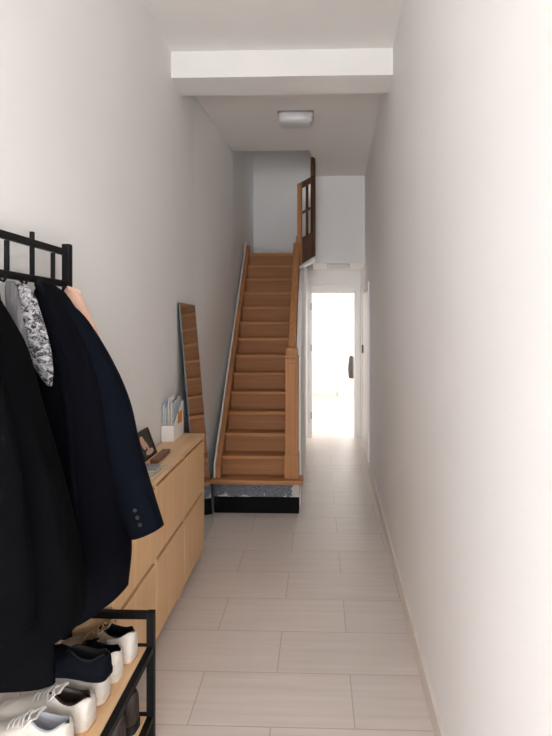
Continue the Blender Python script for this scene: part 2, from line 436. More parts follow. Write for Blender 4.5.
# chair with jacket in the far room
c = thing('wooden_chair', 'wooden chair half hidden by the doorway in the far room', 'chair', (.935, 10.72, 0))
obj('seat', box(-.23, .23, -.21, .21, .43, .46, .01), 'chair_wood', c)
for sx in (-1, 1):
    for sy in (-1, 1):
        top = .88 if sx < 0 else .43
        obj('leg', tube([(sx*.21, sy*.18, 0), (sx*.205, sy*.18, .43), (sx*.205-(.03 if sx < 0 else 0), sy*.18, top)], [.016, .02, .015], 10), 'chair_wood', c, True)
obj('backrest', box(-.25, -.225, -.16, .16, .66, .84, .008), 'chair_wood', c)
rings = []
for i in range(9):
    u = i/8; z = .905 - u*.42
    hw = .035 + .03*math.sin(u*PI*.8) ; hd = .21 + .03*u
    rings.append([(.645 + hw*math.cos(t)*(1+.12*math.sin(5*t+u*3)), 10.72 + hd*math.sin(t)*(1+.05*math.sin(4*t)), z) for t in [2*PI*k/28 for k in range(28)]])
j = obj('jacket', loft(rings), 'jacket_grey', None, True, 60)
tag(j, 'dark grey jacket hung over the back of the far room chair', 'jacket')

# ------------------------------------------------------------------ staircase
Y0, Z0, G, RI, NS = 4.37, .267, .150, .1585, 13
SL = RI/G
XA, XB = -.785, -.255
st = thing('staircase', 'steep brown wooden staircase with newel post rising to the upper floor', 'staircase', (0, 0, 0))
def nz(y): return Z0 + (y-Y0)*SL
# base
obj('plinth', box(-.83, -.152, Y0+.022, Y0+.16, 0, .127, .003), 'black_plinth', st)['label'] = 'black painted plinth'
o = obj('stone_strip', box(-.835, -.148, Y0+.030, Y0+.16, .128, .236, .003), 'stone', st); o['label'] = 'rough blue-grey stone strip'
for n in range(NS+1):
    y = Y0+G*n; z = Z0+RI*n
    if n == 0:
        b_ = box(-.86, -.118, y-.002, y+G+.03, z-.034, z, .006)
    elif n == NS:
        b_ = box(XA-.07, -.14, y-.002, DY-.01, z-.034, z, .006)
    else:
        b_ = box(XA-.002, XB+.002, y-.002, y+G+.025, z-.03, z, .006)
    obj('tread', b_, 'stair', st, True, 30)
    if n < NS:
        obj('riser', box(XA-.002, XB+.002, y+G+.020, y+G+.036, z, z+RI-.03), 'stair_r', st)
# stringers
def stringer(x0, x1, up, dn, ya, yb):
    pts = [(ya, max(.236, nz(ya)-dn)), (ya, nz(ya)+up), (yb, nz(yb)+up), (yb, nz(yb)-dn)]
    return prism(pts, 'X', x0, x1, .003)
pl = [(Y0+.06, Z0+.001), (Y0+.06, Z0+.09), (Y0+2.0, nz(Y0+2.0)+.045), (Y0+2.0, nz(Y0+2.0)-.30), (Y0+.25, Z0+.001)]
obj('stringer', prism(pl, 'X', -.825, -.785, .003), 'stair_z', st)
obj('stringer', prism([(Y0+.06, .236), (Y0+.06, nz(Y0+.06)+.06), (Y0+2.1, nz(Y0+2.1)+.06), (Y0+2.1, nz(Y0+2.1)-.34), (Y0+.4, .15), (Y0+.2, .15)], 'X', -.255, -.188, .003), 'stair_z', st)
# white skirting cap outside the left stringer
cap = prism([(Y0+.05, Z0+.001), (Y0+.05, Z0+.115), (Y0+2.0, nz(Y0+2.0)+.085), (Y0+2.0, nz(Y0+2.0)-.2), (Y0+.25, Z0+.001)], 'X', -.838, -.826, .002)
o = obj('skirting_board', cap, 'white', st); o['label'] = 'white painted skirting board along the wall side'
# solid balustrade panel + handrail
yb = 5.44
pts = [(4.53, nz(4.53)+.02), (4.53, rail_z(4.53)-.03), (yb, rail_z(yb)-.03), (yb, nz(yb)+.02)]
obj('balustrade_panel', prism(pts, 'X', -.235, -.190, .003), 'stair_z', st)
pts = [(4.53, rail_z(4.53)-.03), (4.53, rail_z(4.53)+.03), (yb, rail_z(yb)+.03), (yb, rail_z(yb)-.03)]
obj('handrail', prism(pts, 'X', -.242, -.181, .010), 'stair_z', st, True)
# newel post
nx0, nx1, ny0, ny1 = -.264, -.158, 4.42, 4.53
nwl = bmesh.new()
add_box(nwl, nx0, nx1, ny0, ny1, Z0, 1.235, .006)
newel = obj('newel_post', nwl, 'stair_z', st)
base = bmesh.new(); add_box(base, nx0-.006, nx1+.006, ny0-.006, ny1+.006, Z0+.001, Z0+.20, .006)
obj('newel_base', base, 'stair_z', newel)
c2 = bmesh.new()
add_box(c2, nx0-.003, nx1+.003, ny0-.003, ny1+.003, 1.236, 1.25, .003)
mid = ((nx0+nx1)/2, (ny0+ny1)/2)
def sq(h, z): return [(mid[0]-h, mid[1]-h, z), (mid[0]+h, mid[1]-h, z), (mid[0]+h, mid[1]+h, z), (mid[0]-h, mid[1]+h, z)]
loft([sq(.051, 1.25), sq(.047, 1.258), sq(.045, 1.302), sq(.038, 1.318)], True, c2)
obj('newel_cap', c2, 'stair_z', newel)
# carved raised panel on newel front
pn = bmesh.new()
add_box(pn, nx0+.022, nx1-.022, ny0-.005, ny0+.001, Z0+.27, 1.19, .003)
obj('newel_panel', pn, 'stair_z', newel)

# glazed panel guarding the stairwell
P0 = Vector((-.190, 5.46, 0)); P1 = Vector((-.040, 5.86, 0))
sp = thing('glazed_stair_panel', 'dark wooden glazed panel screen at the top of the staircase', 'stair screen', (0, 0, 0))
dirv = (P1-P0); wid = dirv.length; du = dirv/wid; nrm = Vector((du.y, -du.x, 0))
zb = lambda s: 2.085 + (2.235-2.085)*s/wid
zt = lambda s: 2.895 + (3.085-2.895)*s/wid
def slab(quad, t):
    """quad: (s,z) outline in the panel's plane, thickness t"""
    bm = bmesh.new()
    A = [bm.verts.new(P0+du*s+nrm*(t/2)+Vector((0, 0, z))) for s, z in quad]
    B = [bm.verts.new(P0+du*s-nrm*(t/2)+Vector((0, 0, z))) for s, z in quad]
    bm.faces.new(A); bm.faces.new(B[::-1]); n = len(quad)
    for i in range(n): bm.faces.new((A[i], B[i], B[(i+1) % n], A[(i+1) % n]))
    return bm
def rect(s0, s1, f0, f1, t):
    return slab([(s0, f0(s0)), (s1, f0(s1)), (s1, f1(s1)), (s0, f1(s0))], t)
sw = .05
obj('stile', rect(0, sw, zb, zt, .035), 'stair_z', sp)
obj('stile', rect(wid-.07, wid, zb, lambda s: CZ-.001, .03), 'stair_dark', sp)
obj('top_rail', rect(sw, wid-.07, lambda s: zt(s)-.06, zt, .022), 'stair_dark', sp)
obj('lower_panel', rect(sw, wid-.07, zb, lambda s: zb(s)+.26, .018), 'stair_dark', sp)
obj('mullion', rect(wid*.52-.014, wid*.52+.014, lambda s: zb(s)+.26, lambda s: zt(s)-.06, .02), 'stair_dark', sp)
zm = lambda s: (zb(s)+.26+zt(s)-.06)/2
obj('crossbar', rect(sw, wid-.07, lambda s: zm(s)-.012, lambda s: zm(s)+.012, .018), 'stair_dark', sp)
for s0, s1 in ((sw, wid*.52-.014), (wid*.52+.014, wid-.07)):
    obj('glass_pane', rect(s0, s1, lambda s: zb(s)+.26, lambda s: zt(s)-.06, .006), 'glass', sp)

# ------------------------------------------------------------------ ceiling lamp
l = thing('ceiling_lamp', 'white rounded rectangular plastic lamp on the hall ceiling beyond the beam', 'lamp', (-.185, 4.63, CZ))
obj('base_plate', box(-.15, .15, -.105, .105, -.014, -.0005, .004), 'grey', l)
rings = []
for z, sx, sy in ((-.0145, .145, .10), (-.04, .146, .101), (-.068, .140, .096), (-.084, .124, .082), (-.090, .09, .055)):
    r_ = []
    for k in range(40):
        t = 2*PI*k/40; c_, s_ = math.cos(t), math.sin(t); e = .38
        r_.append((sx*math.copysign(abs(c_)**e, c_), sy*math.copysign(abs(s_)**e, s_), z))
    rings.append(r_)
obj('diffuser', loft(rings), 'lamp', l, True, 50)

# ------------------------------------------------------------------ shoe cabinets
CX0, CX1 = -.930, -.735
ZT = .80
cy = [3.555, 3.023, 2.491, 1.962]
where = ['at the mirror end of the row', 'in the middle of the row', 'at the coat rack end of the row']
for i in range(3):
    a, b_ = cy[i+1]+.0015, cy[i]-.0015
    c = thing('shoe_cabinet', 'light oak tilt-door shoe cabinet ' + where[i], 'cabinet', (0, 0, 0), 0, 'oak shoe cabinets along the wall')
    body = bmesh.new()
    add_box(body, CX0, CX1-.020, a, b_, .075, ZT-.024)
    bo = obj('body', body, 'oak', c)
    for f0, f1 in ((a+.006, a+.036), (b_-.036, b_-.006)):
        obj('leg', box(CX1-.055, CX1-.02, f0, f1, 0, .0745, .003), 'oak_edge', c)
        obj('leg', box(CX0+.03, CX0+.065, f0, f1, 0, .0745, .003), 'oak_edge', c)
    # side uprights show as pale edges between the doors
    obj('side_panel', box(CX1-.0195, CX1-.001, a, a+.010, .06, ZT-.024), 'oak_edge', c)
    obj('side_panel', box(CX1-.0195, CX1-.001, b_-.010, b_, .06, ZT-.024), 'oak_edge', c)
    for z0, z1 in ((.065, .420), (.440, .760)):
        dr = obj('door', box(CX1-.019, CX1, a+.011, b_-.011, z0, z1, .002), 'oak', c)
    obj('finger_groove', box(CX1-.0195, CX1-.014, a+.011, b_-.011, .420, .440), 'dark_gap', c)
    obj('finger_groove', box(CX1-.0195, CX1-.014, a+.011, b_-.011, .760, ZT-.024), 'dark_gap', c)
t = obj('cabinet_top', box(CX0, CX1+.002, cy[3], cy[0]+.004, ZT-.0235, ZT, .002), 'oak_h')
tag(t, 'continuous light oak board lying across the three shoe cabinets', 'worktop')

# magazine file with leaflets
FX0, FX1, FYa, FYb = -.938, -.864, 3.285, 3.525
mf = thing('magazine_file', 'white magazine file full of leaflets on the oak shoe cabinet', 'magazine file', (0, 0, 0))
side = [(FYa, ZT+.001), (FYb, ZT+.001), (FYb, ZT+.215), (FYb-.05, ZT+.215), (FYa+.02, ZT+.10), (FYa, ZT+.095)]
bm = prism(side, 'X', FX0, FX0+.003); merge(bm, prism(side, 'X', FX1-.003, FX1))
add_box(bm, FX0+.003, FX1-.003, FYa, FYa+.003, ZT+.001, ZT+.095)
add_box(bm, FX0+.003, FX1-.003, FYb-.003, FYb, ZT+.001, ZT+.215)
add_box(bm, FX0+.003, FX1-.003, FYa+.003, FYb-.003, ZT+.001, ZT+.004)
obj('box_body', bm, 'card_white', mf)
lb = obj('side_label', box(FX1+.0002, FX1+.0012, FYa+.10, FYa+.20, ZT+.09, ZT+.16), 'orange_tag', mf); lb['label'] = 'orange label on the side'
cols = [('white', (232, 232, 234)), ('pale blue', (176, 198, 222)), ('white', (240, 240, 240)), ('mint green', (178, 214, 196)), ('lilac', (200, 184, 214)),
        ('white', (236, 238, 240)), ('cream', (232, 222, 198)), ('salmon pink', (224, 172, 164)), ('white', (226, 230, 234)), ('grey-blue', (170, 182, 198))]
for i, (nm, rgb) in enumerate(cols):
    key = 'leaf_'+nm
    if key not in M: M[key] = mat('leaflet_'+nm.replace(' ', '_'), rgb, .55, rgb2=tuple(min(255, v+26) for v in rgb), nscale=(1, 30, 18))
    x = FX0+.007+i*.0062; h = .19+.065*random.random(); y0 = FYa+.006+random.random()*.03; w_ = .14+.04*random.random()
    lean = random.uniform(-.015, .04)
    quad = [(y0, ZT+.005), (y0+w_, ZT+.005), (y0+w_+lean, ZT+.005+h+.012), (y0+lean*.7, ZT+.005+h)]
    o = obj('leaflet', prism(quad, 'X', x, x+.0028), key)
    tag(o, nm+' leaflet standing in the white magazine file', 'leaflet', 'leaflets in the magazine file')

# photo frame leaning on the wall
pf = thing('photo_frame', 'dark-framed portrait photo leaning against the wall on the oak shoe cabinet', 'photo frame', (-.880, 2.905, ZT+.001))
tilt = Matrix.Rotation(-.36, 4, 'Y')   # lean back towards -X
def leaned(bm):
    bmesh.ops.transform(bm, matrix=tilt, verts=bm.verts); return bm
W_, H_ = .098, .150
bm = bmesh.new()
add_box(bm, -.012, .002, -W_, W_, 0, .012, .002); add_box(bm, -.012, .002, -W_, W_, H_-.012, H_, .002)
add_box(bm, -.012, .002, -W_, -W_+.012, .012, H_-.012, .002); add_box(bm, -.012, .002, W_-.012, W_, .012, H_-.012, .002)
obj('frame', leaned(bm), 'frame_dark', pf)
pr = obj('print', leaned(box(-.010, -.006, -W_+.012, W_-.012, .012, H_-.012)), 'print_bg', pf)
def disc(cy_, cz_, ry, rz, x0, x1, n=28, rot=0):
    pts = []
    for k in range(n):
        t = 2*PI*k/n; a_, b2 = ry*math.cos(t), rz*math.sin(t)
        pts.append((cy_+a_*math.cos(rot)-b2*math.sin(rot), cz_+a_*math.sin(rot)+b2*math.cos(rot)))
    return leaned(prism(pts, 'X', x0, x1))
obj('printed_hair', disc(-.040, .088, .052, .046, -.0062, -.0056), 'print_hair', pr)
obj('printed_shirt', disc(.015, .029, .060, .015, -.0058, -.0052), 'print_cloth', pr)
obj('printed_face', disc(-.038, .088, .032, .038, -.0054, -.0048, rot=.2), 'skin', pr)
obj('printed_hand', disc(.004, .058, .013, .034, -.0050, -.0044, rot=.35), 'skin', pr)

bx = thing('slim_box', 'slim brown wooden box lying in front of the framed photo', 'box', (-.826, 2.875, ZT+.001), .02)
obj('box_body', box(-.020, .020, -.125, .125, 0, .016, .003), 'brown_box', bx)
obj('box_lid', box(-.0205, .0205, -.1255, .1255, .0165, .022, .002), 'brown_box', bx)
M['mag_yellow'] = mat('magazine_cover_cream', (216, 204, 168), .4, rgb2=(150, 142, 128), nscale=(30, 22, 5))
M['mag_grey'] = mat('magazine_cover_grey', (176, 178, 184), .4, rgb2=(92, 92, 98), nscale=(40, 40, 5))
M['paper'] = mat('paper_edges', (228, 222, 210), .7)
for (x, y, z, rz, mm, lab) in ((-.822, 2.60, ZT+.001, -.05, 'mag_yellow', 'cream magazine lying at the front edge of the oak cabinet top'),
                               (-.815, 2.63, ZT+.0095, .12, 'mag_grey', 'grey patterned booklet lying on the cream magazine')):
    s = 1 if mm == 'mag_yellow' else .62
    g = thing('magazine', lab, 'magazine', (x, y, z), rz)
    obj('pages', box(-.075*s, .075*s, -.105*s, .105*s, 0, .006, .001), 'paper', g)
    obj('cover', box(-.076*s, .076*s, -.106*s, .106*s, .0062, .0078), mm, g)

# ------------------------------------------------------------------ leaning mirror
mr = thing('leaning_mirror', 'tall frameless mirror leaning against the wall beside the staircase', 'mirror', (0, 0, 0))
ya, yb2, ztop = 3.675, 4.13, 1.645
xb, xt = -.785, -.925
dv = Vector((xt-xb, 0, ztop)); ln = dv.length; dv.normalize(); nv = Vector((dv.z, 0, -dv.x))
def mslab(y0, y1, s0, s1, n0, n1):
    bm = bmesh.new()
    pts = []
    for s, n_ in ((s0, n0), (s1, n0), (s1, n1), (s0, n1)):
        p = Vector((xb, 0, .002)) + dv*s + nv*n_
        pts.append((p.x, p.z))
    return prism(pts, 'Y', y0, y1)
obj('backing', mslab(ya, yb2, .004, ln, -.012, -.006), 'mirror_back', mr)
gl = obj('glass', mslab(ya, yb2, .004, ln, -.0055, 0), 'mirror', mr)
ed = mslab(ya-.004, ya-.0002, .004, ln, -.007, .0005); merge(ed, mslab(yb2+.0002, yb2+.004, .004, ln, -.007, .0005)); merge(ed, mslab(ya-.004, yb2+.004, ln+.0002, ln+.004, -.007, .0005))
obj('bevelled_edge', ed, 'mirror_edge', mr)

# ------------------------------------------------------------------ coat rack
RY0, RY1 = .86, 1.93
RXB, RXF = -.888, -.588
rk = thing('coat_rack', 'black metal coat and shoe rack with oak shelf standing against the wall', 'coat rack', (0, 0, 0))
h = .014
for y in (RY0, RY1):
    obj('rear_post', box(RXB-h, RXB+h, y-h, y+h, 0, 1.786, .003), 'black_metal', rk)
    obj('front_post', box(RXF-.013, RXF+.013, y-.013, y+.013, 0, .492, .002), 'black_metal', rk)
    for z in (.479, .361, .118):
        obj('end_bar', box(RXB+h, RXF-.013, y-.011, y+.011, z-.012, z+.012, .002), 'black_metal', rk)
obj('top_rail', box(RXB-.008, RXB+.008, RY0+h, RY1-h, 1.744, 1.766, .002), 'black_metal', rk)
obj('lower_rail', box(RXB-.008, RXB+.008, RY0+h, RY1-h, 1.633, 1.655, .002), 'black_metal', rk)
for i, y in enumerate((.93, 1.085, 1.24, 1.395, 1.55, 1.69, 1.825)):
    zt_ = 1.79 if i == 5 else 1.742
    obj('grid_bar', box(RXB-.006, RXB+.006, y-.0065, y+.0065, 1.655, zt_, .002), 'black_metal', rk)
for z in (.361, .118):
    obj('front_rail', box(RXF-.011, RXF+.011, RY0+.013, RY1-.013, z-.012, z+.012, .002), 'black_metal', rk)
    obj('rear_rail', box(RXB-.011, RXB+.011, RY0+h, RY1-h, z-.012, z+.012, .002), 'black_metal', rk)
obj('shelf_board', box(RXB+.011, RXF-.011, RY0+.013, RY1-.013, .352, .374, .002), 'oak_h', rk)
o = obj('lower_shelf_board', box(RXB+.011, RXF-.011, RY0+.013, RY1-.013, .110, .131, .002), 'oak_h', rk)
HOOKS = (1.02, 1.38, 1.47, 1.58, 1.70, 1.865)
for y in HOOKS:
    obj('hook', tube([(RXB+.008, y, 1.640), (RXB+.020, y, 1.634), (RXB+.030, y, 1.622), (RXB+.038, y, 1.618), (RXB+.044, y, 1.630)], .004, 8), 'black_metal', rk, True)

# ------------------------------------------------------------------ coats
def garment(tab, rows=44, seg=64, fold=.05, nf=7, tilt=0.0, ph=0.0, tw=1.2, zpow=1.0, e=.8):
    """loft from a table of (z, x0, x1, y0, y1) listed downwards; tilt raises the hem towards the aisle"""
    tab = [(r[0]-.030*max(0, (r[0]-1.4)/.25),)+tuple(r[1:]) for r in tab]
    zt_, zb_ = tab[0][0], tab[-1][0]
    t2 = [((zt_-r[0])/(zt_-zb_),) + tuple(r[1:]) for r in tab]
    rings = []
    for i in range(rows+1):
        u = i/rows
        x0, x1, y0, y1 = interp(t2, u)
        cx_, cy_, a, b_ = (x0+x1)/2, (y0+y1)/2, (x1-x0)/2, (y1-y0)/2
        A = fold*min(1, u*2.2)
        ring = []
        for k in range(seg):
            t = 2*PI*k/seg
            f = 1 + A*(.6*math.sin(nf*t+ph+tw*u) + .35*math.sin((nf*2-3)*t+2*ph-1.7*u) + .25*math.sin(3*t+3.1*u+ph))
            c_, s_ = math.cos(t), math.sin(t)
            x = cx_ + a*math.copysign(abs(c_)**e, c_)*f; y = cy_ + b_*math.copysign(abs(s_)**e, s_)*f
            z = zt_ - u*(zt_-zb_)
            z += tilt*(x-cx_)*u**3
            ring.append((x, y, z))
        rings.append(ring)
    # hollow hem: turn the skin back up inside
    last = rings[-1]
    cx_ = sum(p[0] for p in last)/seg; cy_ = sum(p[1] for p in last)/seg
    for s_, dz in ((.96, .004), (.90, .05), (.6, .09)):
        rings.append([(cx_+(p[0]-cx_)*s_, cy_+(p[1]-cy_)*s_, p[2]+dz) for p in last])
    return loft(rings)

def sleeve(path, rad, flat=.75, seg=28, rows=40, fold=.05, ph=0):
    tab = [(i/(len(path)-1),)+tuple(p)+(r,) for i, (p, r) in enumerate(zip(path, rad))]
    P = []; R = []
    for i in range(rows+1):
        v = interp(tab, i/rows); P.append(Vector(v[:3])); R.append(v[3])
    rings = []
    for i, p in enumerate(P):
        d_ = (P[min(i+1, rows)]-P[max(i-1, 0)]).normalized()
        s_ = Vector((0, 1, 0)).cross(d_).normalized(); t_ = d_.cross(s_)
        u = i/rows
        ring = []
        for k in range(seg):
            a = 2*PI*k/seg
            f = 1+fold*(math.sin(3*a+9*u+ph)*.6+math.sin(5*a-14*u)*.4)*math.sin(min(1, u*1.3)*PI)
            ring.append(p+(s_*math.cos(a)+t_*math.sin(a)*flat)*R[i]*f)
        rings.append(ring)
    last = rings[-1]; c_ = sum(last, Vector())/seg; d_ = (P[-1]-P[-2]).normalized()
    for s_, back in ((.95, -.001), (.90, .03), (.7, .06)):
        rings.append([c_+(q-c_)*s_-d_*back for q in last])
    return loft(rings)

# blush garment, furthest along the rail
pk = thing('blush_jacket', 'blush pink jacket hanging behind the navy coat at the end of the rack', 'jacket', (0, 0, 0))
obj('body', garment([(1.655, -.862, -.832, 1.850, 1.885), (1.63, -.868, -.812, 1.845, 1.893), (1.55, -.872, -.782, 1.842, 1.90), (1.45, -.88, -.745, 1.84, 1.905), (1.3, -.88, -.70, 1.84, 1.91),
                     (1.1, -.89, -.70, 1.84, 1.91), (.95, -.89, -.71, 1.84, 1.91)], fold=.03, nf=5), 'pink', pk, True, 70)
obj('collar', tube([(-.866, 1.852, 1.600), (-.845, 1.845, 1.624), (-.820, 1.868, 1.612), (-.818, 1.888, 1.59)], [.006, .009, .010, .006], 10, None), 'pink', pk, True)

# navy coat
nv_ = thing('navy_coat', 'dark navy wool coat with buttoned cuff hanging in front of the pink jacket', 'coat', (0, 0, 0))
obj('body', garment([(1.662, -.862, -.838, 1.675, 1.735), (1.645, -.868, -.815, 1.645, 1.765), (1.58, -.872, -.775, 1.610, 1.79), (1.45, -.878, -.705, 1.596, 1.81), (1.3, -.875, -.655, 1.59, 1.825),
                     (1.1, -.885, -.622, 1.585, 1.83), (.9, -.89, -.602, 1.58, 1.83), (.75, -.89, -.590, 1.58, 1.83), (.60, -.89, -.600, 1.58, 1.83)], fold=.05, nf=6, tilt=.55, ph=.8), 'navy', nv_, True, 70)
sl = obj('sleeve', sleeve([(-.835, 1.700, 1.575), (-.772, 1.705, 1.49), (-.708, 1.71, 1.37), (-.660, 1.71, 1.24), (-.622, 1.71, 1.10), (-.570, 1.71, .95), (-.532, 1.71, .855)],
                        [.03, .058, .068, .07, .068, .062, .055], .8, fold=.085), 'navy2', nv_, True, 70)
for i in range(3):
    c_ = Vector((-.556+i*.0078, 1.6625, .937-i*.022))
    obj('button', tube([c_+Vector((0, .0045, 0)), c_+Vector((0, -.0005, 0)), c_+Vector((0, -.003, 0))], [.0055, .006, .0045], 12), 'button', sl, True)
obj('collar', tube([(-.866, 1.70, 1.618), (-.858, 1.668, 1.625), (-.840, 1.648, 1.610), (-.818, 1.634, 1.575), (-.800, 1.622, 1.53), (-.788, 1.616, 1.47)], [.006, .011, .013, .013, .011, .006], 12), 'navy2', nv_, True)
# lapel ridge / front edge down the body facing the viewer
obj('front_edge', tube([(-.835, 1.650, 1.58), (-.792, 1.614, 1.50), (-.745, 1.594, 1.38), (-.722, 1.583, 1.20), (-.705, 1.576, 1.0), (-.695, 1.574, .82)], [.006, .012, .014, .012, .011, .006], 10), 'navy', nv_, True)

# scarf
sf = thing('patterned_scarf', 'black and white patterned scarf hanging between the navy and black coats', 'scarf', (0, 0, 0))
obj('front_fall', garment([(1.648, -.862, -.842, 1.545, 1.575), (1.62, -.862, -.818, 1.540, 1.578), (1.55, -.855, -.795, 1.540, 1.578), (1.47, -.845, -.775, 1.542, 1.577), (1.41, -.828, -.763, 1.544, 1.576), (1.36, -.800, -.760, 1.55, 1.572), (1.325, -.775, -.763, 1.556, 1.568)],
                          fold=.05, nf=4, e=.9), 'scarf', sf, True, 70)
M['scarf_plain'] = mat('scarf_lining', (138, 136, 137), .9, rgb2=(66, 65, 68), nscale=(90, 20, 6))
obj('back_fall', garment([(1.655, -.872, -.856, 1.515, 1.540), (1.635, -.876, -.845, 1.510, 1.538), (1.57, -.872, -.836, 1.508, 1.538), (1.48, -.862, -.822, 1.51, 1.538), (1.40, -.842, -.812, 1.512, 1.536)], fold=.08, nf=5), 'scarf_plain', sf, True, 70)
# charcoal long garment between
ch = thing('charcoal_coat', 'long charcoal garment whose hem hangs lowest over the white trainers', 'coat', (0, 0, 0))
obj('body', garment([(1.62, -.880, -.870, 1.460, 1.490), (1.55, -.882, -.860, 1.455, 1.496), (1.3, -.885, -.775, 1.452, 1.50), (1.0, -.88, -.735, 1.450, 1.503), (.7, -.885, -.718, 1.450, 1.503), (.52, -.885, -.714, 1.450, 1.503)],
                    fold=.03, nf=5, tilt=.1), 'charcoal', ch, True, 70)
# black coat, nearest
bc = thing('black_coat', 'black wool coat hanging nearest the viewer at the frame edge', 'coat', (0, 0, 0))
obj('body', garment([(1.650, -.868, -.846, 1.34, 1.40), (1.62, -.872, -.838, 1.29, 1.425), (1.56, -.878, -.798, 1.25, 1.432), (1.45, -.882, -.735, 1.22, 1.436), (1.3, -.888, -.690, 1.20, 1.44), (1.12, -.892, -.635, 1.19, 1.442),
                     (.95, -.895, -.595, 1.18, 1.442), (.80, -.895, -.575, 1.18, 1.442), (.735, -.895, -.577, 1.18, 1.442)], fold=.05, nf=6, tilt=.30, ph=2.0), 'black_wool', bc, True, 70)
obj('collar', tube([(-.872, 1.30, 1.575), (-.858, 1.29, 1.612), (-.840, 1.35, 1.620), (-.836, 1.395, 1.592), (-.826, 1.40, 1.53)], [.010, .016, .016, .012, .004], 12), 'black_wool', bc, True)
obj('sleeve', sleeve([(-.815, 1.26, 1.58), (-.775, 1.215, 1.42), (-.735, 1.19, 1.25), (-.70, 1.18, 1.08), (-.675, 1.175, .93), (-.665, 1.172, .84)], [.03, .058, .066, .064, .060, .052], .7, ph=1), 'black_wool', bc, True, 70)

